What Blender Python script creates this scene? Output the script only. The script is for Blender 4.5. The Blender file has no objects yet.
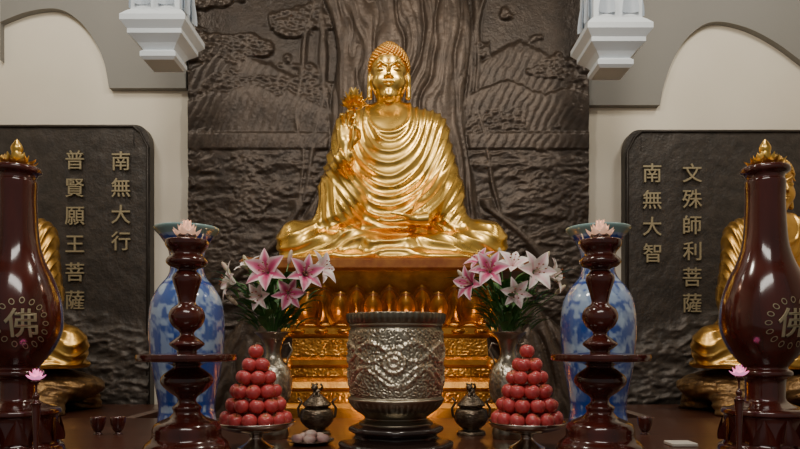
import bpy, math, random
import numpy as np
from mathutils import Vector, Matrix
random.seed(7); RNG=np.random.RandomState(5)
F=650.0; CH=1.5; HZ=345.0
def W(u,v,Y): return np.array([(u-400)*Y/F, Y, CH+(HZ-v)*Y/F])
scene=bpy.context.scene
# ------------------------------------------------------------ noise
TAB=[RNG.rand(256,256) for _ in range(6)]
def vnoise(x,y,s=0):
    T=TAB[s%6]; xi=np.floor(x).astype(int); yi=np.floor(y).astype(int)
    fx=x-xi; fy=y-yi; fx=fx*fx*(3-2*fx); fy=fy*fy*(3-2*fy)
    a=T[xi%256,yi%256]; b=T[(xi+1)%256,yi%256]; c=T[xi%256,(yi+1)%256]; d=T[(xi+1)%256,(yi+1)%256]
    return (a*(1-fx)+b*fx)*(1-fy)+(c*(1-fx)+d*fx)*fy
def fbm(x,y,o=4,s=0):
    r=0;a=.5;n=0
    for i in range(o):
        r=r+a*vnoise(x*2**i+17*i,y*2**i+31*i,s+i); n+=a; a*=.5
    return r/n
def worley(x,y,s=0):
    xi=np.floor(x).astype(int); yi=np.floor(y).astype(int); best=np.full(x.shape,9.0)
    A=TAB[s%6];B=TAB[(s+1)%6]
    for i in(-1,0,1):
        for j in(-1,0,1):
            px=xi+i+A[(xi+i)%256,(yi+j)%256]; py=yi+j+B[(xi+i)%256,(yi+j)%256]
            best=np.minimum(best,np.hypot(px-x,py-y))
    return best
def sstep(a,b,x):
    t=np.clip((x-a)/(b-a),0,1); return t*t*(3-2*t)
# ------------------------------------------------------------ materials
def mat(name,col,rough=.5,metal=0,bump=None,col2=None,nscale=5,attr=False,emit=None,coat=0,trans=0,wave=None,rough2=None,spec=None):
    m=bpy.data.materials.new(name); m.use_nodes=True; nt=m.node_tree; N=nt.nodes; L=nt.links
    b=N['Principled BSDF']; b.inputs['Roughness'].default_value=rough; b.inputs['Metallic'].default_value=metal
    b.inputs['Coat Weight'].default_value=coat; b.inputs['Coat Roughness'].default_value=.08
    b.inputs['Transmission Weight'].default_value=trans
    if spec is not None: b.inputs['Specular IOR Level'].default_value=spec
    tc=N.new('ShaderNodeTexCoord')
    base=None
    rgb=N.new('ShaderNodeRGB'); rgb.outputs[0].default_value=(*col,1); base=rgb.outputs[0]
    nz=N.new('ShaderNodeTexNoise'); nz.inputs['Scale'].default_value=nscale; nz.inputs['Detail'].default_value=6
    L.new(tc.outputs['Object'],nz.inputs['Vector'])
    if wave:
        mp=N.new('ShaderNodeMapping'); mp.inputs['Scale'].default_value=wave; L.new(tc.outputs['Object'],mp.inputs['Vector']); L.new(mp.outputs[0],nz.inputs['Vector'])
    if col2:
        cr=N.new('ShaderNodeValToRGB'); cr.color_ramp.elements[0].position=.36; cr.color_ramp.elements[1].position=.66
        cr.color_ramp.elements[0].color=(*col,1); cr.color_ramp.elements[1].color=(*col2,1)
        L.new(nz.outputs[0],cr.inputs[0]); base=cr.outputs[0]
    if attr:
        at=N.new('ShaderNodeAttribute'); at.attribute_name='Col'
        mx=N.new('ShaderNodeMix'); mx.data_type='RGBA'; mx.blend_type='MULTIPLY'; mx.inputs[0].default_value=1
        L.new(base,mx.inputs[6]); L.new(at.outputs['Color'],mx.inputs[7]); base=mx.outputs[2]
    L.new(base,b.inputs['Base Color'])
    if rough2 is not None:
        mr=N.new('ShaderNodeMapRange'); mr.inputs[1].default_value=.3; mr.inputs[2].default_value=.7
        mr.inputs[3].default_value=rough; mr.inputs[4].default_value=rough2; L.new(nz.outputs[0],mr.inputs[0]); L.new(mr.outputs[0],b.inputs['Roughness'])
    if bump:
        n2=N.new('ShaderNodeTexNoise'); n2.inputs['Scale'].default_value=bump[0]; n2.inputs['Detail'].default_value=4
        L.new(tc.outputs['Object'],n2.inputs['Vector'])
        bp=N.new('ShaderNodeBump'); bp.inputs['Strength'].default_value=bump[1]; bp.inputs['Distance'].default_value=.01
        L.new(n2.outputs[0],bp.inputs['Height']); L.new(bp.outputs[0],b.inputs['Normal'])
    if emit:
        b.inputs['Emission Color'].default_value=(*emit[0],1); b.inputs['Emission Strength'].default_value=emit[1]
    return m
GOLD=mat('polished_gold',(.88,.54,.115),.25,1,bump=(28,.08),col2=(.95,.62,.16),nscale=6,rough2=.33)
GOLDSKIN=mat('gold_skin',(.93,.61,.16),.28,1,bump=(40,.03))
HAIR=mat('gilded_hair',(.84,.44,.10),.38,1)
THRONE=mat('gilded_throne',(.74,.36,.075),.32,.9,bump=(60,.25),col2=(.48,.20,.04),nscale=9)
THRONEDK=mat('throne_red_lacquer',(.28,.09,.03),.3,.5,col2=(.40,.16,.04),nscale=12)
SIDEGOLD=mat('side_statue_gold',(.62,.35,.085),.32,1,bump=(30,.15),col2=(.74,.44,.12),nscale=5)
BEAST=mat('aged_bronze_gilt',(.34,.20,.08),.42,.8,bump=(35,.8),col2=(.14,.08,.04),nscale=12)
RELIEF=mat('dark_bronze_relief',(.072,.051,.038),.42,.45,bump=(45,.4),attr=True,col2=(.046,.033,.025),nscale=7)
SLAB=mat('dark_slate_relief',(.070,.057,.048),.48,.3,bump=(40,.6),attr=True,col2=(.046,.039,.034),nscale=10)
FRAME=mat('panel_frame',(.034,.027,.023),.4,.4)
LETTER=mat('letter_gilt',(.38,.32,.20),.5,.5)
PLASTER=mat('cream_plaster',(.76,.69,.57),.85,0,bump=(60,.08),col2=(.80,.73,.61),nscale=1.5)
SHADEGREY=mat('shadow_grey',(.235,.225,.205),.85,0,bump=(60,.08))  # shadow tone on the wall around the arches, put in as colour
WHITE=mat('white_paint',(.68,.74,.80),.5,0)
WHITE2=mat('white_paint_ornament',(.42,.48,.56),.5,0)
CEIL=mat('ceiling_paint',(.35,.33,.3),.9)
FLOORM=mat('floor_stone',(.10,.08,.07),.4,0,col2=(.16,.13,.11),nscale=2)
WOOD=mat('red_lacquer_wood',(.085,.014,.009),.16,0,col2=(.05,.009,.006),nscale=3,coat=.6,wave=(4,4,.7))
DKWOOD=mat('dark_wood',(.06,.02,.013),.3,0,col2=(.10,.035,.02),nscale=3,coat=.2,wave=(.6,6,6))
BLACKWOOD=mat('black_wood',(.022,.012,.010),.25,0,coat=.4)
URN=mat('aged_silver_bronze',(.78,.70,.55),.28,.95,attr=True,bump=(90,.2))
DKBRONZE=mat('dark_bronze',(.18,.14,.10),.35,.9,attr=True,bump=(80,.3))
SILVER=mat('silver_plate',(.62,.56,.50),.22,1)
PORC=mat('porcelain',(1,1,1),.12,0,attr=True,coat=.5)
APPLE=mat('apple_skin',(1,1,1),.3,0,attr=True,coat=.15)
STEMM=mat('brown_stem',(.10,.05,.02),.7)
LILY=mat('lily_petal',(1,1,1),.5,0,attr=True)
LEAF=mat('leaf_green',(.05,.15,.035),.45,0,col2=(.09,.23,.06),nscale=15)
BUD=mat('lily_bud',(.45,.50,.25),.5,0,col2=(.65,.4,.38),nscale=12)
ANTHER=mat('anther',(.25,.07,.02),.7)
GLASS=mat('amber_glass_lotus',(.85,.60,.48),.1,0,emit=((1,.52,.32),.45),coat=.5)
PINKG=mat('pink_glass_lotus',(.95,.35,.6),.15,0,emit=((1,.3,.6),1.0),coat=.5)
CREAMY=mat('pastry_cream',(.60,.46,.40),.5,0,col2=(.42,.22,.22),nscale=20)
PAPER=mat('paper',(.6,.56,.5),.7)
ORANGEW=mat('orange_wood',(.38,.13,.03),.35,0,col2=(.28,.09,.02),nscale=6,coat=.2)
# ------------------------------------------------------------ mesh builder
class MB:
    def __init__(s): s.v=[];s.f=[];s.mi=[];s.sm=[];s.c=[];s.mats=[];s.n=0
    def add(s,V,Fc,m,smooth=True,M=None,col=None,flip=False):
        V=np.asarray(V,float).reshape(-1,3)
        if M is not None:
            A=np.array(M); V=V@A[:3,:3].T+A[:3,3]
            if np.linalg.det(A[:3,:3])<0: flip=not flip
        if m not in s.mats: s.mats.append(m)
        k=s.mats.index(m)
        for f in Fc:
            g=[int(a)+s.n for a in f]
            if flip: g=g[::-1]
            s.f.append(g)
        s.mi+= [k]*len(Fc); s.sm+=[smooth]*len(Fc)
        s.v.append(V); s.n+=len(V)
        C=np.ones((len(V),4))
        if col is not None: C[:,:3]=np.asarray(col)
        s.c.append(C)
    def build(s,name):
        V=np.vstack(s.v); mn=V.min(0); mx=V.max(0); o=np.array([(mn[0]+mx[0])/2,(mn[1]+mx[1])/2,mn[2]])
        me=bpy.data.meshes.new(name); me.from_pydata((V-o).tolist(),[],s.f)
        me.polygons.foreach_set('material_index',s.mi); me.polygons.foreach_set('use_smooth',s.sm)
        for m in s.mats: me.materials.append(m)
        a=me.color_attributes.new('Col','FLOAT_COLOR','POINT'); a.data.foreach_set('color',np.vstack(s.c).ravel())
        me.update(); ob=bpy.data.objects.new(name,me); ob.location=o; scene.collection.objects.link(ob); return ob
def group(name,obs,loc):
    e=bpy.data.objects.new(name,None); e.location=loc; e.empty_display_size=.1; scene.collection.objects.link(e)
    for o in obs: o.parent=e; o.location=Vector(o.location)-Vector(loc)
    return e
def prof(pts,Y): return [(h*Y/F,CH+(HZ-v)*Y/F) for h,v in pts]
def cr(pts,n=5):
    P=np.array(pts,float); Q=np.vstack([2*P[0]-P[1],P,2*P[-1]-P[-2]]); out=[]
    for i in range(1,len(Q)-2):
        for k in range(n):
            t=k/n; a,b,c,d=Q[i-1:i+3]
            out.append(.5*((2*b)+(c-a)*t+(2*a-5*b+4*c-d)*t*t+(3*b-a-3*c+d)*t**3))
    out.append(P[-1]); out=np.array(out); out[:,0]=np.maximum(out[:,0],0.0004); return out
def lathe(mb,c,pr,m,seg=48,disp=None,colf=None,smooth=True,lobes=None):
    pr=np.asarray(pr,float)
    if pr[0,1]<pr[-1,1]: pr=pr[::-1]
    th=np.linspace(0,2*math.pi,seg,endpoint=False)
    R=np.repeat(pr[:,0][:,None],seg,1); Z=np.repeat(pr[:,1][:,None],seg,1); T=np.repeat(th[None],len(pr),0)
    d=np.zeros_like(R)
    if disp is not None: d=disp(T,Z,R); R=R+d
    V=np.stack([c[0]+R*np.sin(T),c[1]-R*np.cos(T),Z],-1).reshape(-1,3)
    Fc=[]
    n=len(pr)
    for i in range(n-1):
        for j in range(seg):
            k=(j+1)%seg; Fc.append((i*seg+j,(i+1)*seg+j,(i+1)*seg+k,i*seg+k))
    Fc.append(tuple(range(seg))); Fc.append(tuple((n-1)*seg+j for j in range(seg))[::-1])
    col=None
    if colf is not None: col=colf(T,Z,R,d).reshape(-1,3)
    mb.add(V,Fc,m,smooth,col=col)
def rects(mb,cx,cy,lv,m,smooth=False):
    V=[];Fc=[]
    for hx,hy,z in lv: V+=[(cx-hx,cy-hy,z),(cx+hx,cy-hy,z),(cx+hx,cy+hy,z),(cx-hx,cy+hy,z)]
    up=lv[-1][2]>lv[0][2]
    for i in range(len(lv)-1):
        for j in range(4):
            k=(j+1)%4; q=(i*4+j,i*4+k,(i+1)*4+k,(i+1)*4+j); Fc.append(q)
    Fc.append((3,2,1,0)); n=(len(lv)-1)*4; Fc.append((n,n+1,n+2,n+3))
    mb.add(V,Fc,m,smooth,flip=not up)
def box(mb,x0,x1,y0,y1,z0,z1,m,b=0):
    hx=(x1-x0)/2;hy=(y1-y0)/2
    lv=[(hx-b,hy-b,z0),(hx,hy,z0+b),(hx,hy,z1-b),(hx-b,hy-b,z1)] if b else [(hx,hy,z0),(hx,hy,z1)]
    rects(mb,(x0+x1)/2,(y0+y1)/2,lv,m)
def tube(mb,P,r,m,seg=8,col=None):
    P=np.asarray(P,float); n=len(P); r=np.ones(n)*r if np.isscalar(r) else np.asarray(r,float)
    V=[]
    for i in range(n):
        t=P[min(i+1,n-1)]-P[max(i-1,0)]; t/=np.linalg.norm(t)+1e-9
        a=np.cross(t,[0.13,.97,.21]); 
        if np.linalg.norm(a)<.1: a=np.cross(t,[1,0,0])
        a/=np.linalg.norm(a); b=np.cross(t,a)
        for j in range(seg):
            q=2*math.pi*j/seg; V.append(P[i]+r[i]*(a*math.cos(q)+b*math.sin(q)))
    Fc=[(i*seg+j,i*seg+(j+1)%seg,(i+1)*seg+(j+1)%seg,(i+1)*seg+j) for i in range(n-1) for j in range(seg)]
    Fc.append(tuple(range(seg))[::-1]); Fc.append(tuple((n-1)*seg+j for j in range(seg)))
    mb.add(V,Fc,m,True,col=col)
def ball(mb,c,r,m,ns=10,nr=7,col=None,M=None):
    r=np.ones(3)*r if np.isscalar(r) else np.asarray(r)
    V=[];
    for i in range(nr+1):
        p=math.pi*i/nr
        for j in range(ns):
            q=2*math.pi*j/ns; V.append((c[0]+r[0]*math.sin(p)*math.cos(q),c[1]+r[1]*math.sin(p)*math.sin(q),c[2]+r[2]*math.cos(p)))
    Fc=[(i*ns+j,(i+1)*ns+j,(i+1)*ns+(j+1)%ns,i*ns+(j+1)%ns) for i in range(nr) for j in range(ns)]
    mb.add(V,Fc,m,True,M=M,col=col)
def petal(L,Wd,a0,a1,cup,nt=9,nw=6,pw=.8,r0=0,ruf=0,base=.0,wf=None):
    """returns V,F,(t,s): axis = +z, radial = +x"""
    V=[];TS=[];r=r0;z=0
    for i in range(nt+1):
        t=i/nt; ph=math.radians(a0+(a1-a0)*t)
        w=Wd*(max(math.sin(math.pi*min(1,(base+(1-base)*t))**pw),0.012) if wf is None else wf(t))
        for j in range(nw+1):
            s=-1+2*j/nw; o=cup*s*s*w+ruf*w*math.sin(t*14)*abs(s)
            V.append((r-o*math.cos(ph),s*w,z+o*math.sin(ph))); TS.append((t,s))
        r+=L/nt*math.sin(ph); z+=L/nt*math.cos(ph)
    Fc=[(i*(nw+1)+j,i*(nw+1)+j+1,(i+1)*(nw+1)+j+1,(i+1)*(nw+1)+j) for i in range(nt) for j in range(nw)]
    return np.array(V),Fc,np.array(TS)
def ring(mb,M,n,P,m,off=0,colf=None):
    V,Fc,TS=P
    for i in range(n):
        R=Matrix.Rotation(2*math.pi*(i+off)/n,4,'Z')
        mb.add(V,Fc,m,True,M=M@R,col=None if colf is None else colf(TS))
def plane_relief(mb,u0,u1,v0,v1,Y,step,hf,m,th=.05):
    """displaced slab; hf gets panel-space coords -> height(m), colour"""
    x0,_,z1=W(u0,v0,Y); x1,_,z0=W(u1,v1,Y)
    nx=int((x1-x0)/step)+1; nz=int((z1-z0)/step)+1
    X,Z=np.meshgrid(np.linspace(x0,x1,nx),np.linspace(z0,z1,nz)); U=400+X*F/Y; Vv=HZ-(Z-CH)*F/Y
    h,c=hf(U,Vv); V=np.stack([X,Y-h,Z],-1).reshape(-1,3)
    a=np.arange(nz-1)[:,None]*nx+np.arange(nx-1)[None]; a=a.ravel()
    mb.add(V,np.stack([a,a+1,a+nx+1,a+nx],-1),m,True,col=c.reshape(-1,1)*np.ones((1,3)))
    box(mb,x0,x1,Y+.004,Y+th,z0,z1,FRAME)
# ------------------------------------------------------------ SDF sculpting
class SDF:
    def __init__(s,lo,hi,h):
        s.lo=np.array(lo,float);s.h=h
        ax=[np.arange(lo[i],hi[i],h,dtype=np.float32) for i in range(3)]
        s.X,s.Y,s.Z=np.meshgrid(*ax,indexing='ij'); s.f=np.full(s.X.shape,5.0,np.float32)
    def ell(s,c,r):
        a=(s.X-c[0]);b=(s.Y-c[1]);d=(s.Z-c[2])
        k0=np.sqrt((a/r[0])**2+(b/r[1])**2+(d/r[2])**2); k1=np.sqrt((a/r[0]**2)**2+(b/r[1]**2)**2+(d/r[2]**2)**2)+1e-6
        return k0*(k0-1)/k1
    def cap(s,a,b,ra,rb):
        a=np.asarray(a,float);b=np.asarray(b,float);d=b-a
        px=s.X-a[0];py=s.Y-a[1];pz=s.Z-a[2]
        t=np.clip((px*d[0]+py*d[1]+pz*d[2])/(d@d+1e-9),0,1)
        return np.sqrt((px-t*d[0])**2+(py-t*d[1])**2+(pz-t*d[2])**2)-(ra+(rb-ra)*t)
    def u(s,g,k=.03):
        h=np.clip(.5+.5*(g-s.f)/k,0,1); s.f=(g*(1-h)+s.f*h-k*h*(1-h)).astype(np.float32)
    def sub(s,g,k=.01):
        g=-g; h=np.clip(.5-.5*(g-s.f)/k,0,1); s.f=(g*(1-h)+s.f*h+k*h*(1-h)).astype(np.float32)
    def mesh(s):
        f=s.f.copy()
        f[0]=f[-1]=1; f[:,0]=f[:,-1]=1; f[:,:,0]=f[:,:,-1]=1
        S=f<0; nx,ny,nz=f.shape; c=np.zeros((nx-1,ny-1,nz-1),np.int8)
        for i in(0,1):
            for j in(0,1):
                for k in(0,1): c+=S[i:nx-1+i,j:ny-1+j,k:nz-1+k]
        act=(c>0)&(c<8); I=np.argwhere(act); idx=np.full(act.shape,-1,np.int64); idx[act]=np.arange(len(I))
        cv={}
        for i in(0,1):
            for j in(0,1):
                for k in(0,1): cv[(i,j,k)]=f[I[:,0]+i,I[:,1]+j,I[:,2]+k]
        pos=np.zeros((len(I),3));cnt=np.zeros(len(I))
        for a in cv:
            for ax in range(3):
                if a[ax]==0:
                    b=list(a);b[ax]=1;b=tuple(b);va,vb=cv[a],cv[b];m=(va<0)!=(vb<0)
                    t=np.where(m,va/(va-vb+1e-12),0); p=np.array(a)[None]+np.eye(3)[ax][None]*t[:,None]
                    pos[m]+=p[m];cnt+=m
        pos=(pos/cnt[:,None]+I)*s.h+s.lo
        nrm=np.zeros((len(I),3))
        for a in cv:
            for ax in range(3): nrm[:,ax]+=cv[a]*(1 if a[ax] else -1)
        nrm/=np.linalg.norm(nrm,axis=1)[:,None]+1e-9
        Q=[]
        for ax in range(3):
            b_=(ax+1)%3;c_=(ax+2)%3
            lo=[slice(1,-1)]*3;hi=[slice(1,-1)]*3;lo[ax]=slice(0,-1);hi[ax]=slice(1,None)
            A=S[tuple(lo)];B=S[tuple(hi)];E=np.argwhere(A!=B);ins=A[A!=B]
            off=np.array([1,1,1]);off[ax]=0;E=E+off
            def cell(db,dc):
                q=E.copy();q[:,b_]+=db;q[:,c_]+=dc;return idx[q[:,0],q[:,1],q[:,2]]
            q=np.stack([cell(-1,-1),cell(0,-1),cell(0,0),cell(-1,0)],1); q[~ins]=q[~ins][:,::-1]; Q.append(q)
        return pos,nrm,np.vstack(Q)
# ================================================================= BUDDHA
TOP=2.19
BX=(391-400)*6/F
def buddha():
    obs=[]
    S=SDF((-1.32,5.12,TOP-.04),(1.14,6.55,3.95),.0115)
    P=lambda u,v,Y:W(u,v,Y)
    S.f=S.ell((BX,5.98,2.62),(.44,.33,.52)).astype(np.float32)
    S.u(S.ell((BX,5.98,3.15),(.46,.27,.48)),.12)
    shL=P(355,132,6.0);shR=P(427,132,6.0)
    S.u(S.cap(shL,shR,.18,.18),.12)
    nk=P(389,112,6.0)
    S.u(S.cap(nk,shL,.12,.15),.08); S.u(S.cap(nk,shR,.12,.15),.08)
    eL=P(338,190,5.86); wL=P(344,158,5.52)
    S.u(S.cap(shL+[-.03,0,-.02],eL,.16,.17),.06); S.u(S.cap(eL,wL,.155,.085),.05)
    # sleeve curtain hanging from raised forearm
    S.u(S.cap(P(337,190,5.75),P(336,218,5.75),.14,.17),.08)
    S.u(S.ell(P(348,200,5.72),(.16,.14,.24)),.08)
    eR=P(444,190,5.9); wR=P(420,217,5.52)
    S.u(S.cap(shR+[.03,0,-.02],eR,.165,.17),.06); S.u(S.cap(eR,wR,.16,.09),.06)
    S.u(S.cap(P(447,195,5.85),P(450,220,5.8),.14,.15),.08)
    for sx,kx in((-1,298),(1,486)):
        hip=np.array([BX+sx*.25,6.0,2.45]); kn=np.array([(kx-400)*5.68/F,5.72,2.40])
        S.u(S.cap(hip,kn,.24,.195),.10)
        S.u(S.cap(kn+[0,-.04,-.05],(BX-sx*.12,5.42,2.30),.15,.11),.05)
    S.u(S.ell((BX,5.78,2.23),(1.02,.50,.10)),.06)
    # feet peeking over thighs
    S.u(S.cap((BX-.12,5.46,2.40),(BX-.40,5.50,2.44),.06,.05),.05)
    S.f=np.maximum(S.f,TOP+.004-S.Z)
    pos,nr,Q=S.mesh()
    x=pos[:,0]-BX; y=pos[:,1]; z=pos[:,2]
    wn=(fbm(x*2.2+40,z*2.2+40,2)-.5); wn2=(fbm(x*3+9,y*3+z*2+70,2,2)-.5)
    dn=np.sqrt((x*1.12+.02)**2+(z-3.60)**2)
    # draped folds: nested U curves hanging from the shoulders
    xx=x+.05*(3.4-z)
    ds=np.sqrt((xx*1.55)**2+(z-3.58)**2)
    wl=sstep(2.62,2.46,z-.05*np.abs(x)/1.0)*sstep(5.98,5.80,y)
    wl=np.maximum(wl,sstep(.62,.72,np.abs(x)))
    ph1=2*math.pi*(ds+.14*wn)/.092
    ph2=2*math.pi*(z*.95+.20*np.abs(x)**1.5-.45*(y-5.5)+.14*wn2-.10*np.cos(x*3.0))/.090
    slv=sstep(-.42,-.50,x)*sstep(3.0,2.85,z)*(1-wl)
    ph3=2*math.pi*(x*.8-(y-5.8)*.9+.15*(z-2.7)+.06*wn)/.085
    rid=lambda p:(.5+.5*np.cos(p+.6*np.sin(p)))
    am=.0165*(.2+1.5*fbm(x*3.2+3,z*3.2+11,2,3))
    h=rid(ph1)*(1-wl)*(1-slv)+rid(ph2)*wl*.95+rid(ph3)*slv
    # bare chest area beneath the neckline & wrists stay smooth
    bare=sstep(.24,.20,dn)
    h=(h-.4)*(1-bare); fl=sstep(TOP+.01,TOP+.06,z)
    pos=pos+nr*(am*h*fl)[:,None]
    # thick collar hem
    hem=np.exp(-((dn-.225)/.018)**2)*(y<6.1); pos=pos+nr*(hem*.016)[:,None]
    mb=MB(); mb.add(pos,Q,GOLD); obs.append(mb.build('robed_body'))
    # ---- head
    hc=np.array([(389-400)*5.93/F,5.93,CH+(HZ-77)*5.93/F])
    S=SDF((-.27,-.30,-.46),(.27,.30,.34),.0048)
    S.f=S.ell((0,.03,.08),(.172,.20,.195)).astype(np.float32)
    S.u(S.ell((0,-.015,-.07),(.152,.166,.200)),.05)
    S.u(S.ell((0,-.125,-.218),(.05,.045,.038)),.05)
    for s in(-1,1):
        S.u(S.ell((s*.080,-.103,-.085),(.062,.058,.068)),.05)
        S.sub(S.ell((s*.066,-.200,.018),(.044,.028,.020)),.02)
        S.u(S.cap((s*.020,-.176,.036),(s*.07,-.182,.064),.011,.011),.010)
        S.u(S.cap((s*.07,-.182,.064),(s*.125,-.142,.040),.011,.008),.010)
        S.u(S.ell((s*.066,-.148,.003),(.041,.030,.024)),.006)
        S.sub(S.cap((s*.030,-.180,-.003),(s*.066,-.190,-.010),.0058,.0066),.004)
        S.sub(S.cap((s*.066,-.190,-.010),(s*.104,-.168,-.002),.0066,.0055),.004)
        S.u(S.ell((s*.025,-.188,-.072),(.017,.018,.013)),.010)
        S.sub(S.ell((s*.014,-.208,-.086),(.007,.010,.006)),.004)
        S.u(S.cap((s*.007,-.199,-.116),(s*.046,-.178,-.111),.011,.006),.006)
        S.u(S.cap((0,-.192,-.143),(s*.034,-.180,-.133),.014,.008),.006)
        S.sub(S.cap((0,-.209,-.128),(s*.054,-.180,-.117),.0055,.0045),.003)
        # ears
        S.u(S.ell((s*.178,.03,-.02),(.024,.05,.085)),.015)
        S.sub(S.ell((s*.196,.015,-.01),(.012,.026,.055)),.008)
        S.u(S.cap((s*.180,.02,-.08),(s*.176,.005,-.185),.020,.026),.02)
    S.u(S.cap((0,-.168,.035),(0,-.214,-.060),.011,.024),.012)
    S.u(S.cap((0,.04,-.16),(0,.06,-.46),.108,.122),.04)
    for zz in(-.27,-.315,-.36): S.sub(S.cap((-.06,-.078,zz+.006),(.06,-.078,zz+.006),.006,.006),.012)
    S.u(S.ell((0,-.186,.085),(.012,.01,.012)),.004)
    pos,nr,Q=S.mesh(); mb=MB(); mb.add(pos+hc,Q,GOLDSKIN); obs.append(mb.build('head'))
    # ---- hair
    S=SDF((-.23,-.24,-.2),(.23,.3,.38),.008)
    S.f=S.ell((0,.035,.085),(.182,.208,.205)).astype(np.float32); S.u(S.ell((0,.06,.27),(.10,.10,.06)),.05)
    S.f=np.maximum(S.f,(.045-.55*S.Y)-S.Z)
    pos,nr,Q=S.mesh(); mb=MB(); mb.add(pos+hc,Q,HAIR)
    N=620
    for i in range(N):
        zz=1-2*(i+.5)/N; rr=math.sqrt(1-zz*zz); a=i*2.399963
        p=np.array([.184*rr*math.cos(a),.035+.21*rr*math.sin(a),.085+.207*zz])
        if p[2]<.055-.55*p[1]: continue
        if p[2]>.25: p[2]+=.03*(1-((p[0]**2+(p[1]-.05)**2)/.012)) if (p[0]**2+(p[1]-.05)**2)<.012 else 0
        ball(mb,p+hc,.0155,HAIR,7,5)
    obs.append(mb.build('curled_hair'))
    # ---- hands
    def hand(chains,thumb,name,M,pal=(.062,.024,.075)):
        S=SDF((-.13,-.16,-.2),(.14,.07,.24),.0042)
        S.f=S.ell((0,0,0),(pal[0]*1.15,pal[1]*1.3,pal[2]*1.25)).astype(np.float32)
        for q in(-.045,-.015,.015,.045): S.u(S.cap((q*.8,.0,-.05),(q*1.05,-.002,.06),.024,.021),.02)
        S.u(S.cap((0,.0,-.05),(0,.01,-.2),.042,.055),.03)
        for c in chains+[thumb]:
            rs=np.linspace(.0205,.0145,len(c))
            g=None
            for i in range(len(c)-1):
                q=S.cap(c[i],c[i+1],rs[i],rs[i+1]); g=q if g is None else np.minimum(g,q)
            S.u(g,.007)
        pos,nr,Q=S.mesh(); mb=MB(); mb.add(pos,Q,GOLDSKIN,M=M); return mb.build(name)
    ch=[[(-.05,0,.06),(-.058,-.010,.100),(-.062,-.030,.132),(-.062,-.055,.140)],
        [(-.017,0,.065),(-.018,-.012,.135),(-.018,-.045,.172),(-.016,-.080,.165)],
        [(.016,0,.065),(.020,-.020,.125),(.024,-.062,.142),(.026,-.092,.118)],
        [(.047,0,.06),(.056,-.035,.100),(.050,-.082,.088),(.036,-.104,.058)]]
    th=[(.050,-.012,-.045),(.088,-.040,.000),(.072,-.082,.035),(.046,-.100,.045)]
    hp=W(347,137,5.5); M=Matrix.Translation(hp)@Matrix.Rotation(.25,4,'Z')@Matrix.Rotation(.08,4,'Y')@Matrix.Scale(1.1,4)
    obs.append(hand(ch,th,'raised_hand',M))
    ch2=[[(x0,0,.06),(x0*1.1,-.005,.06+l*.45),(x0*1.1,-.015,.06+l*.78),(x0*1.05,-.03,.06+l)] for x0,l in((-.05,.10),(-.017,.13),(.017,.14),(.047,.12))]
    th2=[(.050,-.012,-.045),(.092,-.030,.005),(.10,-.045,.05),(.092,-.055,.085)]
    # palm up in the lap: local z -> -x, local -y -> +z
    R=Matrix(((0,0,-1,0),(-1,0,0,0),(0,-1,0,0),(0,0,0,1)))
    M=Matrix.Translation((W(404,221,5.42)))@Matrix.Rotation(-.15,4,'Y')@R@Matrix.Scale(1.05,4)
    obs.append(hand(ch2,th2,'resting_hand',M))
    # ---- lotus
    mb=MB(); fc=W(354,106,5.42)
    M0=Matrix.Translation(hp)@Matrix.Rotation(.25,4,'Z')
    st=[np.array(M0@Vector(p)) for p in((.03,-.085,-.13),(.035,-.09,-.03),(.038,-.1,.05))]
    tube(mb,st+[fc*.5+st[-1]*.5+[.01,0,0],fc],.010,GOLD)
    M=Matrix.Translation(fc)@Matrix.Rotation(math.radians(12),4,'X')
    ring(mb,M,8,petal(.125,.036,80,25,.5,r0=.015),GOLD)
    ring(mb,M,8,petal(.135,.036,50,5,.5,r0=.01),GOLD,.5)
    ring(mb,M,6,petal(.15,.034,24,-2,.5,r0=.006),GOLD)
    ring(mb,M,7,petal(.12,.034,105,50,.4,r0=.015),GOLD,.3)
    lathe(mb,(fc[0],fc[1]),cr([(.03,fc[2]+.06),(.028,fc[2]+.04),(.012,fc[2]-.005),(.008,fc[2]-.02)]),GOLD,16)
    # leaf sprays
    for a in(150,200,20):
        V,Fc,TS=petal(.14,.03,80,20,.3,r0=.0); mb.add(V,Fc,GOLD,M=Matrix.Translation(fc+[0,0,-.04])@Matrix.Rotation(math.radians(a),4,'Z'))
    obs.append(mb.build('lotus_flower'))
    return obs
parts=buddha()
root=group('golden_buddha_statue',parts,(BX,5.9,TOP))
def side_statue(u,vbase,Y,sc,name,mirror):
    e=bpy.data.objects.new(name,None); scene.collection.objects.link(e); p=W(u,vbase,Y); e.location=p
    for o in parts:
        n=bpy.data.objects.new(o.name.split('.')[0],o.data); scene.collection.objects.link(n); n.parent=e; n.location=o.location.copy()
        for k in range(len(n.material_slots)):
            n.material_slots[k].link='OBJECT'; n.material_slots[k].material=SIDEGOLD
    e.scale=(-sc*.86 if mirror else sc*.86,sc*.9,sc); return p
pL=side_statue(4,368,6.0,.95,'bodhisattva_statue',False)
pR=side_statue(776,368,6.0,.95,'bodhisattva_statue.001',True)
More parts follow.
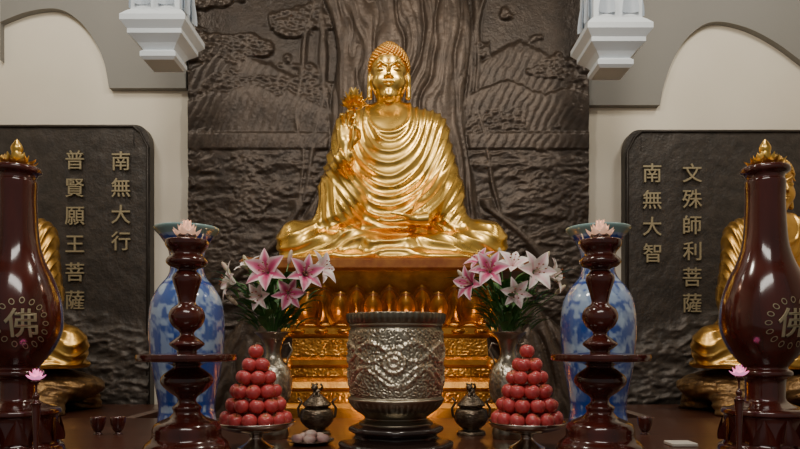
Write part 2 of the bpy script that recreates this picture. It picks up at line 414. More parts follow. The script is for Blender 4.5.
# beasts carrying the side statues
def beast(name,cx,topz,tusk):
    S=SDF((-1.0,-.75,0),(1.0,.75,1.0),.022)
    S.f=S.ell((0,.1,.55),(.85,.55,.42)).astype(np.float32)
    for s in(-1,1):
        S.u(S.cap((s*.5,-.2,.4),(s*.55,-.35,.05),.18,.15),.06); S.u(S.cap((s*.5,.4,.4),(s*.55,.45,.05),.18,.15),.06)
        S.u(S.ell((s*.28,-.42,.62),(.16,.05,.2)),.04)
        if tusk: S.u(S.cap((s*.14,-.6,.38),(s*.18,-.72,.28),.04,.02),.02)
    S.u(S.ell((0,-.45,.55),(.28,.22,.28)),.06)
    if tusk: S.u(S.cap((0,-.62,.45),(0,-.66,.08),.11,.06),.05)
    else: S.u(S.ell((0,-.62,.45),(.16,.12,.12)),.05)
    S.f=np.maximum(S.f,.03-S.Z); S.f=np.maximum(S.f,S.Z-.93)
    p,n,Q=S.mesh(); h=worley(p[:,0]*9+20,p[:,2]*9+p[:,1]*4+20)
    p=p+n*(.03*(1-h)[:,None]); p[:,2]=np.clip(p[:,2],.03,.93)
    mb=MB(); sc=(topz-.885)/.90; p[:,2]-=.03; mb.add(p*[1.0,.92,sc]+[cx,5.98,.883],Q,BEAST); return mb.build(name)
beast('elephant_mount',pL[0],pL[2]+.0,True)
beast('lion_mount',pR[0],pR[2]+.0,False)
# ================================================================= THRONE
mb=MB(); tx=BX
def zz(v,Y=5.15): return CH+(HZ-v)*Y/F
hw=lambda w,Y=5.15:w*Y/F
rects(mb,tx,5.75,[(1.12,.60,2.09),(1.17,.64,2.11),(1.17,.64,2.17),(1.15,.62,TOP)],THRONEDK)
rects(mb,tx,5.75,[(hw(100),.52,zz(330)),(hw(98),.50,zz(322)),(hw(100),.50,zz(300)),(hw(112),.57,2.092)],THRONE)
# rounded lotus petals (front and sides)
def wround(t):
    b=min(1.0,.62+.75*t)
    return max(.02,b*(1-t**3.2)**.55+.05*t*(1-t))
def petal_row(L,Wd,n,hx,hy,a0,a1,off,zb):
    V,Fc,TS=petal(L,Wd,a0,a1,-.42,nt=16,nw=12,wf=wround)
    for side in range(3):
        w=hx if side==0 else hy; m=n if side==0 else max(3,int(n*hy/hx))
        for i in range(m+off):
            q=-w+(i+.5*(1-off))*(2*w/m)
            if side==0: M=Matrix.Translation((tx+q,5.75-hy,zb))@Matrix.Rotation(-math.pi/2,4,'Z')
            elif side==1: M=Matrix.Translation((tx-hx,5.75+q,zb))@Matrix.Rotation(math.pi,4,'Z')
            else: M=Matrix.Translation((tx+hx,5.75+q,zb))
            mb.add(V,Fc,THRONE,M=M)
            c=V.copy(); c[:,1]*=.78; c[:,0]+=.016; c[:,2]=c[:,2]*.86+.02
            mb.add(c,Fc,THRONEDK,M=M)
            c=V.copy(); c[:,1]*=.60; c[:,0]+=.030; c[:,2]=c[:,2]*.70+.04
            mb.add(c,Fc,THRONE,M=M)
petal_row(.27,.128,6,hw(98),.51,38,-14,0,zz(323))
petal_row(.31,.120,6,hw(98),.51,22,4,1,zz(322))
lv=[(120,.62,425),(120,.62,408),(110,.58,403),(108,.57,392),(112,.60,388),(110,.58,382),(102,.53,377),(102,.53,368),(106,.56,365),(106,.56,360),(100,.52,356),(99,.51,338),(106,.56,334),(106,.56,328),(100,.52,325)]
rects(mb,tx,5.75,[(hw(a),b,zz(v)) for a,b,v in lv],THRONE)
rects(mb,tx,5.75,[(1.2,.68,0),(1.2,.68,zz(425))],THRONEDK)
def scroll(U,V):
    h=worley(U/5.5,V/5.5); r=np.abs(np.sin(h*9))
    return .006+.016*r,.5+.9*r
for a,b,v0,v1,dy in((98,.512,340,355,0),(107,.572,393,402,0),(101,.532,369,376,0)):
    Y=5.75-b; k=hw(a)
    plane_relief(mb,400+(tx-k)*F/Y,400+(tx+k)*F/Y,HZ-(zz(v0)-CH)*F/Y,HZ-(zz(v1)-CH)*F/Y,Y,.009,scroll,THRONE,.01)
# lion-paw lug ornaments at corners
for s in(-1,1):
    for v in(331,364,385): ball(mb,(tx+s*hw(104),5.2,zz(v)),(.05,.05,.05),THRONE)
    for k in range(9):
        ball(mb,(tx+(k-4)*hw(23),5.75-.56,zz(331)),(.055,.03,.024),THRONE,12,8)
mb.build('lotus_throne')
# ================================================================= ROOM
def single(name,fn):
    m=MB(); fn(m); return m.build(name)
single('wall_back',lambda m:box(m,-5.4,5.4,7.1,7.3,0,6.6,PLASTER))
single('wall_left',lambda m:box(m,-5.6,-5.4,-1,7.3,0,6.6,PLASTER))
single('wall_right',lambda m:box(m,5.4,5.6,-1,7.3,0,6.6,PLASTER))
single('floor',lambda m:box(m,-5.6,5.6,-1,7.3,-.1,0,FLOORM))
single('ceiling',lambda m:box(m,-5.6,5.6,-1,7.3,6.6,6.7,CEIL))
# raised grey panels shaped as the arch's shadow on the wall
def shade_panel(name,curve,inner,far,vb):
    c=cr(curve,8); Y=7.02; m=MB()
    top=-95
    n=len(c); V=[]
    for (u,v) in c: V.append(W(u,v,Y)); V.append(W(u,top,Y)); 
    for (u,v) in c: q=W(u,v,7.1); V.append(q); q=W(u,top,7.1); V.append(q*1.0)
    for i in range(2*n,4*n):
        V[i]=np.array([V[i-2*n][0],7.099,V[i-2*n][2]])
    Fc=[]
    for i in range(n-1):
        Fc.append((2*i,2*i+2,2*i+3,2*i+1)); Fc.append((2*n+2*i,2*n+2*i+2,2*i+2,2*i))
    m.add(V,Fc,SHADEGREY,False)
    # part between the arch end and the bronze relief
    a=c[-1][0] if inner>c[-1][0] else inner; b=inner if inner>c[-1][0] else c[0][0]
    x0=W(a,0,Y)[0]; x1=W(b,0,Y)[0]; box(m,x0,x1,Y,7.099,W(0,vb,Y)[2],W(0,top,Y)[2],SHADEGREY)
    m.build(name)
shade_panel('arch_shade_1',[(-60,60),(-30,38),(0,22),(30,11),(58,9),(78,20),(94,40),(104,62),(109,88)],186,0,88)
shade_panel('arch_shade_2',[(660,105),(664,85),(674,58),(690,35),(712,22),(742,26),(772,40),(800,60),(850,100)],589,0,105)
# hanging capitals
def capital(name,u,vb):
    m=MB(); Y=5.5; cx=(u-400)*Y/F; z0=CH+(HZ-vb)*Y/F; k=Y/F*.87
    lv=[(17,0),(20,3),(20,8),(17,11),(22,17),(30,24),(30,29),(36,36),(36,42),(31,48),(27,52),(27,62)]
    rects(m,cx,Y,[(a*k,a*k,z0+b*k) for a,b in lv]+[(27*k,27*k,6.6)],WHITE)
    for s in range(4):
        R=Matrix.Translation((cx,Y,0))@Matrix.Rotation(s*math.pi/2,4,'Z')
        for q in(-1,1):   # gothic panels on each face
            V,Fc,TS=petal(40*k,9*k,0,0,-.4,pw=.6,base=.25); M=R@Matrix.Translation((27*k+.006,q*13*k,z0+56*k)); m.add(V,Fc,WHITE2,M=M)
    m.build(name)
capital('hanging_column_capital',164,66); capital('hanging_column_capital.001',610,74)
# ================================================================= BACK RELIEF
def backh(U,V):
    c=395+7*np.sin(V/55.)+4*np.sin(V/23.); w=66+np.clip((V-120)/100,0,3)**2*22+np.clip((60-V)/60,0,2)*6
    t=(U-c)/w; tr=np.sqrt(np.clip(1-t*t,0,1))
    n=fbm(U/38.,V/110.,3,1)-.5; n2=fbm(U/14.,V/60.,3,2)-.5
    st=np.abs(np.sin(t*10.5+n*9+.5*np.sin(V/38.)))**.7
    fine=np.abs(np.sin(t*34+n*20+n2*8))
    trunk=.12*tr+tr**.4*(.06*st+.012*fine)
    trunk=np.where(np.abs(t)<1,trunk,0)
    h=trunk
    out=sstep(.95,1.08,np.abs(t))
    # aerial roots
    for u0,a,wd,ph in((318,6,4,0),(306,8,3,2),(468,7,4,1),(482,6,3,3),(327,5,3,4),(458,4,4,5)):
        cc=u0+a*np.sin(V/40.+ph)+2*np.sin(V/13.+ph)+(-1 if u0<395 else 1)*np.clip((V-150)/100,0,3)*18
        h=np.maximum(h,.045*np.exp(-((U-cc)/wd)**2))
    # mountains
    def ridge(pk): 
        y=np.full(U.shape,130.0)
        for a,b,s in pk: y=np.minimum(y,b+np.abs(U-a)*s+5*(fbm(U/9.,U*0+b,3,1)-.5))
        return y
    for pk,hh in(([(232,45,.55),(268,62,.5),(205,66,.6)],.026),([(250,80,.4),(212,90,.4),(290,88,.5)],.042),([(520,38,.55),(552,60,.5),(492,66,.6)],.026),([(505,78,.4),(568,84,.4),(540,92,.4)],.042)):
        y=ridge(pk); hatch=.006*np.abs(np.sin((U+V*.5+6*fbm(U/12.,V/12.,2))/2.6))
        h=np.where((V>y)&(V<150),np.maximum(h,out*(hh*sstep(0,5,V-y)*(1-sstep(8,45,V-y)*.5)+hatch)),h)
    # leaf clumps
    lf=np.clip(1-worley(U/6.5,V/5.),0,1)
    mask=sstep(.53,.60,fbm(U/36.+3,V/24.+8,3,3)+.20*np.exp(-((V-75)/28)**2)*(U<320)+.06*(V<30)-.08*((V<70)&(U>490)))
    h=np.maximum(h,out*mask*(.018+.03*lf))
    rk=1-np.abs(2*fbm(U/38.+9,V/16.+4,5,4)-1)
    low=sstep(115,170,V)
    hat=np.abs(np.sin((V+.35*U+22*fbm(U/26.,V/20.,3,2))/2.9))
    h=np.maximum(h,out*low*(.006+.034*rk**3+.005*hat))
    # lower roots
    for u0,sl in((300,-.9),(325,-.5),(465,.55),(490,1.0)):
        cc=u0+sl*np.clip(V-210,0,300)+6*np.sin(V/17.); h=np.maximum(h,.06*np.exp(-((U-cc)/8)**2)*(V>200))
    h=h+.004*fbm(U/3.,V/3.,2,5)
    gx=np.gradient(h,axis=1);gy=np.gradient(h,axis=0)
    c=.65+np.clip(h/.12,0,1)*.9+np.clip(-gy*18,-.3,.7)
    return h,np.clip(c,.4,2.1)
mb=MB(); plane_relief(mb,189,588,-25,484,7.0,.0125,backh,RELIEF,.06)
mb.build('bodhi_tree_relief')
# ================================================================= SIDE PANELS
def text_mesh(s,size,ext):
    cu=bpy.data.curves.new('t','FONT'); cu.body=s; cu.size=size; cu.extrude=ext; cu.bevel_depth=0.0015; cu.align_x='CENTER'; cu.align_y='CENTER'
    cu.resolution_u=3
    o=bpy.data.objects.new('t',cu); scene.collection.objects.link(o); dg=bpy.context.evaluated_depsgraph_get()
    me=bpy.data.meshes.new_from_object(o.evaluated_get(dg)); V=np.array([v.co[:] for v in me.vertices]); Fc=[tuple(p.vertices) for p in me.polygons]
    bpy.data.objects.remove(o); bpy.data.curves.remove(cu); bpy.data.meshes.remove(me); return V,Fc
def sideh(U,V):
    n=fbm(U/20.,V/20.,4,1)
    h=.006+.012*np.abs(2*n-1)+.005*fbm(U/3.,V/3.,2,5)
    low=sstep(295,325,V+14*(fbm(U/18.,U*0,3)-.5)+.35*np.where(U<400,75-U,U-725))
    rk=1-np.abs(2*fbm(U/30.+5,V/14.+2,5,3)-1); hat=np.abs(np.sin((V+.3*U+18*fbm(U/20.,V/16.,3,2))/2.6))
    h=h+low*(.006+.05*rk**3+.007*hat)
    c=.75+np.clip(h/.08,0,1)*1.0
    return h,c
def panel(name,u0,u1,v0,v1,corner,cols):
    Y=6.96; m=MB()
    cw=16;chh=22
    # body with stepped ogee shoulder: build as two reliefs
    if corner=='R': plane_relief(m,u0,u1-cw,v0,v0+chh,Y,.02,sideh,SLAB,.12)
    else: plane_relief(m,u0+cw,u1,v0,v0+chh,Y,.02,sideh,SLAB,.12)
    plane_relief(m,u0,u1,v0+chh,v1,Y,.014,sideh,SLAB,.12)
    # quarter-round shoulder
    k=Y/F; cxp=(u1-cw) if corner=='R' else (u0+cw); sg=1 if corner=='R' else -1
    c0=W(cxp,v0+chh,Y); V=[];N=10
    for d in(0,.12):
        V.append((c0[0],Y+d,c0[2]))
        for i in range(N+1):
            a=math.pi/2*i/N; V.append((c0[0]+sg*cw*k*math.cos(a)**.8,Y+d-.008*(d==0),c0[2]+chh*k*math.sin(a)**.8))
    Fc=[tuple(range(N+2))[::(1 if sg>0 else -1)]]+[(1+i,N+3+i,N+4+i,2+i)[::(1 if sg>0 else -1)] for i in range(N)]
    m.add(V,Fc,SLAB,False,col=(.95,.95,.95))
    # raised border bead
    zt=W(0,v0,Y)[2]; zb=W(0,v1,Y)[2]; xa=W(u0,0,Y)[0]; xb=W(u1,0,Y)[0]
    if corner=='R': tube(m,[(xb-.02,Y-.02,zb),(xb-.02,Y-.02,zt-chh*k),(xb-.1,Y-.02,zt-.08),(xb-cw*k,Y-.02,zt-.02),(xa,Y-.02,zt-.02)],.014,FRAME,6)
    else: tube(m,[(xa+.02,Y-.02,zb),(xa+.02,Y-.02,zt-chh*k),(xa+.1,Y-.02,zt-.08),(xa+cw*k,Y-.02,zt-.02),(xb,Y-.02,zt-.02)],.014,FRAME,6)
    for s,u,va,vb in cols:
        for i,chr_ in enumerate(s):
            v=va+(vb-va)*i/(len(s)-1); p=W(u,v,Y-.035)
            V,Fc=text_mesh(chr_,.215,.008)
            if len(V)==0: continue
            V=V-[(V[:,0].max()+V[:,0].min())/2,(V[:,1].max()+V[:,1].min())/2,0]
            m.add(np.stack([V[:,0]+p[0],p[1]-V[:,2],V[:,1]+p[2]],-1),Fc,LETTER,False)
    m.build(name)
panel('inscribed_stone_panel',-60,150,125,485,'R',[('南無大行',121,161,241),('普賢願王菩薩',75,160,300)])
panel('inscribed_stone_panel.001',625,860,130,485,'L',[('南無大智',652,173,253),('文殊師利菩薩',692,173,303)])
# side pedestals
for n,x in(('side_altar_table',pL[0]),('side_altar_table.001',pR[0])):
    m=MB(); rects(m,x,6.0,[(1.30,.78,0),(1.30,.78,.10),(1.22,.70,.14),(1.22,.70,.74),(1.33,.80,.80),(1.33,.80,.86),(1.30,.78,.88)],DKWOOD)
    for q in range(5): box(m,x-1.1+q*.46,x-.74+q*.46,5.28,5.30,.2,.68,ORANGEW)
    m.build(n)
# ================================================================= ALTAR TABLE
TT=.95
m=MB(); rects(m,0,3.72,[(2.45,1.14,TT-.10),(2.5,1.19,TT-.08),(2.5,1.19,TT-.01),(2.48,1.17,TT)],DKWOOD)
box(m,-2.35,2.35,2.66,2.70,.55,TT-.1,ORANGEW)
for x in(-2.3,-.8,.8,2.3):
    for y in(2.72,4.75): box(m,x-.06,x+.06,y-.06,y+.06,0,TT-.1,DKWOOD,.01)
m.build('altar_table')
# ================================================================= INCENSE URN
def wx(u,Y): return (u-400)*Y/F
Y=3.5; cu_=(wx(396,Y),Y); k=Y/F
m=MB()
def ud(T,Z,R):
    v=HZ-(Z-CH)/k; a=T*R/k
    body=sstep(328,333,v)*sstep(397,392,v)
    w1=worley(a/5+30,v/5+30); n=fbm(a/9+50,v/9,3,2)
    sc=np.abs(np.sin(w1*7+n*6))
    aa=(((T+math.pi)%(2*math.pi))-math.pi)*44
    med=np.hypot(aa+1.5,(v-362)); mr=np.exp(-((med-9)/1.4)**2)+np.exp(-((med-4)/1.8)**2)
    dr=0
    for s in(-1,1):
        for fq,phs,vv in((.09,0,352),(.11,2,375)):
            cc=vv+9*np.sin(s*a*fq+phs); dr=np.maximum(dr,np.exp(-((v-cc)/2.2)**2))
    band=np.exp(-((v-326)/1.2)**2)+np.exp(-((v-398)/1.5)**2)
    fret=(sstep(400,402,v)*sstep(412,410,v)+sstep(314,315,v)*sstep(324,323,v))*np.clip(np.sin(T*48)*3,-1,1)*.5
    return (body*(.012*sc+.010*dr*(med>12)*(.5+.5*sc)+.013*mr)+.006*band+.0025*fret)
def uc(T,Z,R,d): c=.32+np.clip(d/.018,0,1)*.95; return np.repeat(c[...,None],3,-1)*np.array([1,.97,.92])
pr=cr(prof([(3,319),(40,318),(44,315),(49,314),(49.5,318),(48,323),(45.5,327),(45.5,340),(45.5,355),(45.5,370),(45,385),(44.5,394),(47,398),(46,403),(41,409),(34,414),(31,417),(34,420),(37,422),(37,425)],Y),14)
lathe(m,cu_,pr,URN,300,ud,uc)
lathe(m,cu_,cr(prof([(38,423),(45,426),(46,430),(40,434),(43,438),(55,441),(56,446),(53,447)],Y),4),BLACKWOOD,60,lambda T,Z,R:.006*np.cos(T*8))
m.build('incense_urn')
# ================================================================= LOTUS-LAMP STANDS
def lamp_stand(name,u):
    Y=3.12; c=(wx(u,Y),Y); k=Y/F; m=MB(); tv=HZ-(TT-CH)/k
    pts=[(4,238),(19,240),(21,243),(20,247),(15,254),(19,259),(20,263),(16,267),(9,270),(13,275),(14,280),(11,290),(8.5,300),(9,304),(15,309),(17.5,317),(14,326),(8,331),(7,335),(12,339),(17,344),(13,348),(10,352),(30,353.5),(46,354),(48,355.5),(48,359),(45,361),(24,362.5),(13,366),(17,370),(24,376),(25,383),(18,391),(10,397),(9,402),(14,407),(13,412),(18,417),(29,422),(33,428),(34,437),(40,443),(43,450),(43,tv)]
    lathe(m,c,cr(prof(pts,Y),4),WOOD,48)
    # crystal lotus lamp
    p=W(u,240,Y); M=Matrix.Translation(p)
    lathe(m,c,cr(prof([(3,228),(9,232),(10,236),(6,240)],Y),4),SILVER,20)
    ring(m,M,8,petal(.085,.024,75,15,.5,r0=.01),GLASS); ring(m,M,8,petal(.085,.022,45,0,.5,r0=.008),GLASS,.5); ring(m,M,6,petal(.10,.02,20,-8,.5,r0=.006),GLASS)
    for a in range(12):
        q=a*math.pi/6; ball(m,(c[0]+.085*math.cos(q),c[1]+.085*math.sin(q),p[2]-.012),.012,DKBRONZE,8,6)
    m.build(name); 
    ld=bpy.data.lights.new('lotus_bulb','POINT'); ld.energy=.6; ld.color=(1,.55,.35); ld.shadow_soft_size=.02
    lo=bpy.data.objects.new('lotus_bulb',ld); lo.location=p+np.array([0,0,.13]); scene.collection.objects.link(lo)
lamp_stand('lotus_lamp_stand',187); lamp_stand('lotus_lamp_stand.001',600)
# ================================================================= PORCELAIN VASES
def porc(name,u,sd):
    Y=4.4; k=Y/F; tv=HZ-(TT-CH)/k; m=MB()
    pts=[(24,236),(27,230),(31,228),(31,231),(25,238),(18,250),(16,264),(18,276),(27,288),(34,302),(36.5,322),(36,345),(33,370),(29,392),(27,408),(28.5,420),(29,tv)]
    def colf(T,Z,R,d):
        v=HZ-(Z-CH)/k; a=((T*36+sd*50))
        n=fbm(a/11,v/9,5,sd); mt=fbm(a/26+9,v*0+3,3,sd); hill=sstep(0,8,v-(290+60*mt))
        tex=sstep(.38,.52,fbm(a/6,v/12,5,sd+1))
        b=.50+.4*sstep(.44,.58,n); b=np.maximum(b,hill*(.55+.42*tex))
        b=b*(1-.55*sstep(.56,.64,fbm(a/14+4,v/12,3,3)))
        bands=sum(np.exp(-((v-q)/1.2)**2) for q in(240,277,284,402,412)); b=np.clip(b+bands,0,1)
        nk=sstep(283,277,v)*sstep(238,244,v); b=np.where(nk>.5,np.clip(.55+.8*sstep(.45,.55,fbm(a/6,v/7,3,sd)),0,1),b)
        Wt=np.array([.48,.62,.76]);B=np.array([.012,.055,.30]); c=Wt*(1-b[...,None])+B*b[...,None]
        rim=(v<236)[...,None]; return np.where(rim,np.array([.24,.38,.38]),c)
    lathe(m,(wx(u,Y),Y),cr(prof(pts,Y),12),PORC,220,None,colf)
    m.build(name)
porc('blue_white_porcelain_vase',187,1); porc('blue_white_porcelain_vase.001',598,2)
# ================================================================= GREAT LACQUER LANTERN VASES
def wrap(m,V,Fc,c,rf,zc,mt,off=.004):
    V=np.asarray(V); z=V[:,1]+zc; r=rf(z); th=V[:,0]/r; r=r+off+V[:,2]
    m.add(np.stack([c[0]+r*np.sin(th),c[1]-r*np.cos(th),z],-1),Fc,mt,False)
def great(name,u,ang):
    Y=3.0;k=Y/F;tv=HZ-(TT-CH)/k;m=MB();c=(wx(u,Y),Y)
    pts=[(3,166),(18,167),(22,169),(22,173),(18,176),(17,180),(18.5,183),(18,200),(19,225),(21,245),(26,262),(34,280),(40,300),(42,318),(40,334),(33,350),(24,362),(20,368),(24,371),(24,375),(19,379),(18,390),(19,400),(28,405),(38,408),(40,413),(37,417),(37,440),(42,446),(44,455),(44,tv)]
    P=cr(prof(pts,Y),5); lathe(m,c,P,WOOD,64)
    zs=P[:,1][::-1]; rs=P[:,0][::-1]; rf=lambda z:np.interp(z,zs,rs)
    # gold flame/lotus finial
    p=W(u,168,Y); M=Matrix.Translation(p)
    ring(m,M,9,petal(.075,.030,85,20,.4,r0=.03,pw=.55),GOLD); ring(m,M,8,petal(.075,.030,50,-10,.4,r0=.02,pw=.55),GOLD,.5); ring(m,M,6,petal(.10,.03,20,-22,.4,r0=.014,pw=.55),GOLD)
    lathe(m,c,cr([(.0,p[2]+.135),(.012,p[2]+.12),(.026,p[2]+.09),(.018,p[2]+.05),(.04,p[2]+.02),(.06,p[2]-.005)]),GOLD,20)
    # emblem: ring of petals with character, and fluted base petals
    zc=W(u,324,Y)[2]; r0=.10
    for a in range(16):
        q=2*math.pi*a/16; V=[];Fc=[]
        for j in range(13):
            w=2*math.pi*j/12; x=.015*math.cos(w); y=.011*math.sin(w)
            for rr in(1,.72): V.append(((r0+x*rr)*math.cos(q)-y*rr*math.sin(q),(r0+x*rr)*math.sin(q)+y*rr*math.cos(q),0))
        for j in range(12): Fc.append((2*j,2*j+1,2*j+3,2*j+2))
        V=np.array(V); V[:,0]+=ang*.19; wrap(m,V,Fc,c,rf,zc,LETTER)
    V,Fc=text_mesh('佛',.135,.0015)
    if len(V):
        V=V-[(V[:,0].max()+V[:,0].min())/2,(V[:,1].max()+V[:,1].min())/2,0]; V[:,0]+=ang*.19; wrap(m,V,Fc,c,rf,zc,LETTER)
    M=Matrix.Translation(W(u,440,Y)); ring(m,M,12,petal(.11,.045,5,-3,-.5,pw=.6,base=.25,r0=.172),WOOD)
    m.build(name)
great('lacquer_lantern_vase',17,0.62); great('lacquer_lantern_vase.001',765,.08)
# ================================================================= FLOWER VASES WITH LILIES
def lilycol(TS):
    t=TS[:,0:1]; s=np.abs(TS[:,1:2]); m_=np.clip((1-s*1.15)*1.5,0,1)*np.clip(1.25-t*.55,0,1)
    dk=np.array([.62,.05,.20]); wt=np.array([.88,.72,.74]); md=np.clip((1-s*4),0,1)*.5*(1-t)
    c=wt*(1-m_)+dk*m_; return c*(1-md*.6)
def lilycol2(TS):
    t=TS[:,0:1]; s=np.abs(TS[:,1:2]); m_=np.clip((1-s*1.5),0,1)*.55
    return np.array([.88,.82,.78])*(1-m_)+np.array([.75,.25,.38])*m_
def lily(m,p,d,L,cf,stem0):
    L=L*1.3
    d=Vector(d).normalized(); Q=d.to_track_quat('Z','Y').to_matrix().to_4x4()
    Mt=Matrix.Translation(p)@Q@Matrix.Rotation(random.random()*2,4,'Z')
    ring(m,Mt,3,petal(L,L*.27,26,108,.22,nt=10,nw=6,pw=.72,r0=.006,ruf=.08),LILY,0,cf)
    ring(m,Mt,3,petal(L*.98,L*.21,30,118,.2,nt=10,nw=6,pw=.72,r0=.006,ruf=.07),LILY,.5,cf)
    for i in range(6):
        a=i*math.pi/3; e=Mt@Vector((.028*math.cos(a),.028*math.sin(a),L*.62)); b=Mt@Vector((0,0,0)); mid=Mt@Vector((.01*math.cos(a),.01*math.sin(a),L*.35))
        tube(m,[b,mid,e],.0013,BUD,5); ball(m,e,(.006,.004,.004),ANTHER,6,4)
    b=Vector(p); tube(m,[b+d*.01,b-d*.05,(b-d*.06)*.4+Vector(stem0)*.6,Vector(stem0)],.004,LEAF,6)
def bouquet(name,u,fl,buds):
    Y=3.85;k=Y/F;tv=HZ-(TT-CH)/k;c=(wx(u,Y),Y);m=MB()
    pts=[(6,334),(14,333),(18,332),(17,334),(11,340),(8,350),(8.5,357),(14,366),(18,377),(18,390),(14,402),(9,412),(9,418),(14,425),(16,432),(15,tv)]
    def vd(T,Z,R):
        v=HZ-(Z-CH)/k; return sstep(362,368,v)*sstep(404,398,v)*.006*np.abs(np.sin(worley(T*R/k/5+20,v/5+20)*8))
    lathe(m,c,cr(prof(pts,Y),8),URN,100,vd,lambda T,Z,R,d:np.repeat((.5+np.clip(d/.006,0,1)*.5)[...,None],3,-1))
    for s in(-1,1): # handles
        a=[np.array([c[0]+s*x*k,Y,W(0,v,Y)[2]]) for x,v in((9,345),(16,343),(19,350),(15,358),(13,365))]; tube(m,a,.006,URN,8,col=(.7,.7,.7))
    st=(c[0],Y,W(u,336,Y)[2])
    for (a,b,dy,d,L,cf) in fl: lily(m,W(a,b,Y+dy),d,L,cf,st)
    for a,b,dy in buds:
        p=Vector(W(a,b,Y+dy)); s0=Vector(st); dr=(p-s0).normalized(); q=dr.to_track_quat('Z','Y').to_matrix().to_4x4()
        ball(m,(0,0,0),(.014,.014,.045),BUD,8,8,M=Matrix.Translation(p)@q); tube(m,[s0,s0*.5+p*.5+Vector((0,0,.02)),p-dr*.04],.0035,LEAF,6)
    rr=random.Random(int(u))
    for i in range(150):
        a=rr.uniform(0,6.28); h=rr.uniform(.02,.31); sp=rr.uniform(.02,.15)*(.5+h*2)
        p=Vector((c[0]+sp*math.cos(a)*1.6,Y+sp*math.sin(a)*.8,st[2]+h)); L=rr.uniform(.10,.20)
        V,Fc,TS=petal(L,rr.uniform(.014,.025),rr.uniform(20,50),rr.uniform(85,125),.25,nt=8,nw=4,pw=.85)
        m.add(V,Fc,LEAF,M=Matrix.Translation(p)@Matrix.Rotation(a+rr.uniform(-.6,.6),4,'Z'))
    for i in range(9):
        a=i*.7; tube(m,[st,(st[0]+.05*math.cos(a),Y+.05*math.sin(a),st[2]+.12),(st[0]+.13*math.cos(a),Y+.08*math.sin(a),st[2]+.3)],.004,LEAF,6)
    m.build(name)
bouquet('lily_flower_vase',273,[(268,273,-.16,(-.1,-1,.25),.118,lilycol),(304,275,-.14,(.45,-1,.2),.105,lilycol),(236,283,-.06,(-1,-.5,.2),.11,lilycol2),(288,293,-.13,(.3,-1,-.2),.09,lilycol),(318,270,-.02,(1,-.5,.35),.105,lilycol2),(250,270,.02,(-.5,-.4,1),.09,lilycol2),(262,296,-.12,(-.5,-1,-.1),.08,lilycol2)],[(226,268,0),(290,257,0),(246,262,0),(232,300,-.05)])
bouquet('lily_flower_vase.001',508,[(533,273,-.14,(.35,-1,.2),.115,lilycol2),(490,272,-.15,(-.2,-1,.3),.105,lilycol),(473,284,-.10,(-.9,-.8,.1),.10,lilycol),(512,268,-.04,(.1,-.8,.8),.10,lilycol2),(548,277,-.03,(1,-.5,.2),.11,lilycol2),(515,292,-.13,(0,-1,-.2),.085,lilycol2),(482,264,.02,(-.6,-.5,.9),.09,lilycol)],[(462,276,-.05),(546,258,0),(500,255,0),(560,290,0)])
# ================================================================= APPLES
def apples(name,u):
    Y=3.45;k=Y/F;tv=HZ-(TT-CH)/k;c=(wx(u,Y),Y);m=MB()
    lathe(m,c,cr(prof([(3,426),(30,425),(36,423),(38.5,421),(38.5,423),(34,427),(22,431),(9,433),(6,437),(8,441),(14,445),(18,447),(18,tv)],Y),5),SILVER,48)
    z0=W(u,425,Y)[2]; R=7.6*k
    for (n,rad,h,off) in((12,29,7,0),(6,14,7,.2),(10,23.5,20.5,.4),(8,18.5,34,.1),(5,6.5,34,.1),(6,13.5,47.5,.35),(4,8.6,60,.6),(1,0,73.5,0)):
        for i in range(n):
            a=2*math.pi*(i+off)/n; p=np.array([c[0]+rad*k*math.sin(a),Y-rad*k*math.cos(a),z0+h*k]); 
            ax=Matrix.Translation(p)@Matrix.Rotation(random.uniform(-.5,.5),4,'X')@Matrix.Rotation(random.uniform(-.6,.6),4,'Y')@Matrix.Rotation(random.uniform(0,6),4,'Z')
            ns,nr=16,12;V=[];C=[]
            for a1 in range(nr+1):
                ph=math.pi*a1/nr
                for b1 in range(ns):
                    q=2*math.pi*b1/ns; rr=R*(1.0+.05*math.cos(ph)); dim=.34*math.exp(-(math.sin(ph)/.32)**2)
                    V.append((rr*math.sin(ph)*math.cos(q),rr*math.sin(ph)*math.sin(q),R*.96*math.cos(ph)*(1-dim)))
                    s=.5+.5*math.sin(q*7+3*math.sin(ph*3)+i); y=math.exp(-(math.sin(ph)/.35)**2)
                    r1=np.array([.52,.04,.05])*(1-.35*s)+np.array([.66,.20,.17])*.35*s
                    C.append(r1*(1-.6*y)+np.array([.6,.35,.12])*.6*y)
            Fc=[(a1*ns+b1,(a1+1)*ns+b1,(a1+1)*ns+(b1+1)%ns,a1*ns+(b1+1)%ns) for a1 in range(nr) for b1 in range(ns)]
            m.add(V,Fc,APPLE,M=ax,col=np.array(C)); 
            q=[ax@Vector((0,0,R*.6)),ax@Vector((.002,0,R*1.15))]; tube(m,q,.0017,STEMM,5)
    m.build(name)
apples('apple_pyramid_on_plate',256); apples('apple_pyramid_on_plate.001',527)
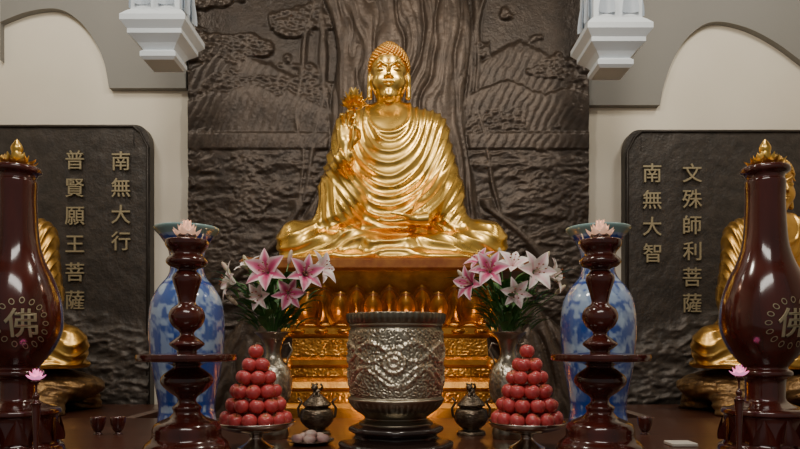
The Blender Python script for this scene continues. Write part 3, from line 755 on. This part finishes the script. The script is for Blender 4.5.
# ================================================================= SMALL CENSERS
def censer(name,u):
    Y=4.0;k=Y/F;tv=HZ-(TT-CH)/k;c=(wx(u,Y),Y);m=MB()
    dd=lambda T,Z,R:.004*np.abs(np.sin(worley(T*5+20,Z*60)*7))
    lathe(m,c,cr(prof([(1,393),(5,395),(8,398),(12,402),(14,405),(11,407),(15,410),(16.5,416),(15,422),(10,427),(8,429),(13,431),(14,tv)],Y),8),DKBRONZE,60,dd,lambda T,Z,R,d:np.repeat((.6+150*d)[...,None],3,-1))
    # guardian lion finial + loop handles
    p=W(u,392,Y); ball(m,p,(.026,.034,.026),DKBRONZE); ball(m,p+[-.012,-.02,.03],.022,DKBRONZE); ball(m,p+[-.012,-.04,.026],.012,DKBRONZE)
    for s in(-1,1):
        ball(m,p+[-.012+s*.014,-.014,.05],.008,DKBRONZE); tube(m,[p+[s*.012,-.03,0],p+[s*.014,-.035,-.04]],.009,DKBRONZE)
        tube(m,[W(u+s*13,420,Y),W(u+s*18,416,Y),W(u+s*19,408,Y),W(u+s*15,402,Y),W(u+s*19,398,Y)],.008,DKBRONZE)
    tube(m,[p+[.01,.03,0],p+[.03,.03,.03],p+[.02,.02,.05]],.008,DKBRONZE)
    m.build(name)
censer('lion_lid_censer',317); censer('lion_lid_censer.001',471)
# pink crystal lotus lamps
def pink(name,u,v,Y):
    k=Y/F;c=(wx(u,Y),Y);m=MB();p=W(u,v,Y);M=Matrix.Translation(p)
    ring(m,M,8,petal(.042,.013,80,25,.5,r0=.008),PINKG);ring(m,M,7,petal(.046,.012,50,5,.5,r0=.006),PINKG,.5);ring(m,M,5,petal(.05,.011,22,-6,.5,r0=.004),PINKG)
    lathe(m,c,cr([(.004,p[2]+.01),(.018,p[2]-.005),(.006,p[2]-.02),(.004,p[2]-.05),(.014,p[2]-.07),(.010,p[2]-.085),(.022,p[2]-.10),(.018,p[2]-.12),(.010,TT+.12),(.016,TT+.08),(.010,TT+.05),(.03,TT+.02),(.04,TT)],4),WOOD,20)
    m.build(name)
pink('pink_lotus_lamp',36,380,2.78); pink('pink_lotus_lamp.001',739,376,2.78)
# pastries
m=MB(); Y=3.62;px_=wx(311,Y)
lathe(m,(px_,Y),cr([(.002,TT+.014),(.10,TT+.015),(.13,TT+.024),(.13,TT+.02),(.09,TT)],4),SILVER,36)
for i,(a,b) in enumerate(((-.07,-.04),(.0,-.06),(.07,-.03),(-.04,.03),(.04,.04),(0,-.005))):
    ball(m,(px_+a,Y+b,TT+.035+(.02 if i==5 else 0)),(.036,.036,.024),CREAMY,14,8)
m.build('pastry_plate')
m=MB(); box(m,wx(658,3.7),wx(682,3.7),3.5,3.62,TT,TT+.02,PAPER,.004); m.build('sutra_booklet')
for i,u in enumerate((98,118,645)):
    m=MB(); Y=4.0; lathe(m,(wx(u,Y),Y),cr([(.03,TT+.07),(.036,TT+.10),(.045,TT+.105),(.043,TT+.07),(.03,TT+.03),(.018,TT+.015),(.028,TT)],4),WOOD,24); m.build('offering_cup'+('' if i==0 else '.%03d'%i))
# ================================================================= LIGHTS
def area(name,loc,tgt,sz,e,col=(1,1,1),sy=None):
    l=bpy.data.lights.new(name,'AREA'); l.size=sz; l.energy=e; l.color=col
    if sy: l.shape='RECTANGLE'; l.size_y=sy
    o=bpy.data.objects.new(name,l); o.location=loc; o.rotation_euler=(Vector(tgt)-Vector(loc)).to_track_quat('-Z','Y').to_euler(); scene.collection.objects.link(o)
area('ceiling_downlight_a',(1.3,3.0,5.8),(-.1,6,3.1),.5,85,(1,.90,.74))
area('ceiling_downlight_b',(-1.6,2.8,5.8),(-.1,6,3.0),.5,65,(1,.92,.78))
area('front_fill',(0,-.5,5.2),(0,5,2.0),3.0,90,(1,.94,.86),.8)  # unseen soft front light, added to brighten the statue
area('alcove_light_left',(-3.6,4.9,6.2),(-3.5,7,4.2),.8,45,(1,.94,.82))
area('alcove_light_right',(3.6,4.9,6.2),(3.5,7,4.2),.8,45,(1,.94,.82))
area('throne_lamp',(-.05,4.75,1.0),(-.05,5.3,1.5),.5,6,(1,.62,.28),.1)
w=bpy.data.worlds.new('World'); scene.world=w; w.use_nodes=True; w.node_tree.nodes['Background'].inputs[0].default_value=(1,.97,.93,1); w.node_tree.nodes['Background'].inputs[1].default_value=.17
cam=bpy.data.cameras.new('Camera'); cam.lens=F/800*36; cam.sensor_width=36; cam.shift_y=(HZ-224.5)/800; cam.clip_start=.05
co=bpy.data.objects.new('Camera',cam); co.location=(0,0,CH); co.rotation_euler=(math.pi/2,0,0); scene.collection.objects.link(co); scene.camera=co
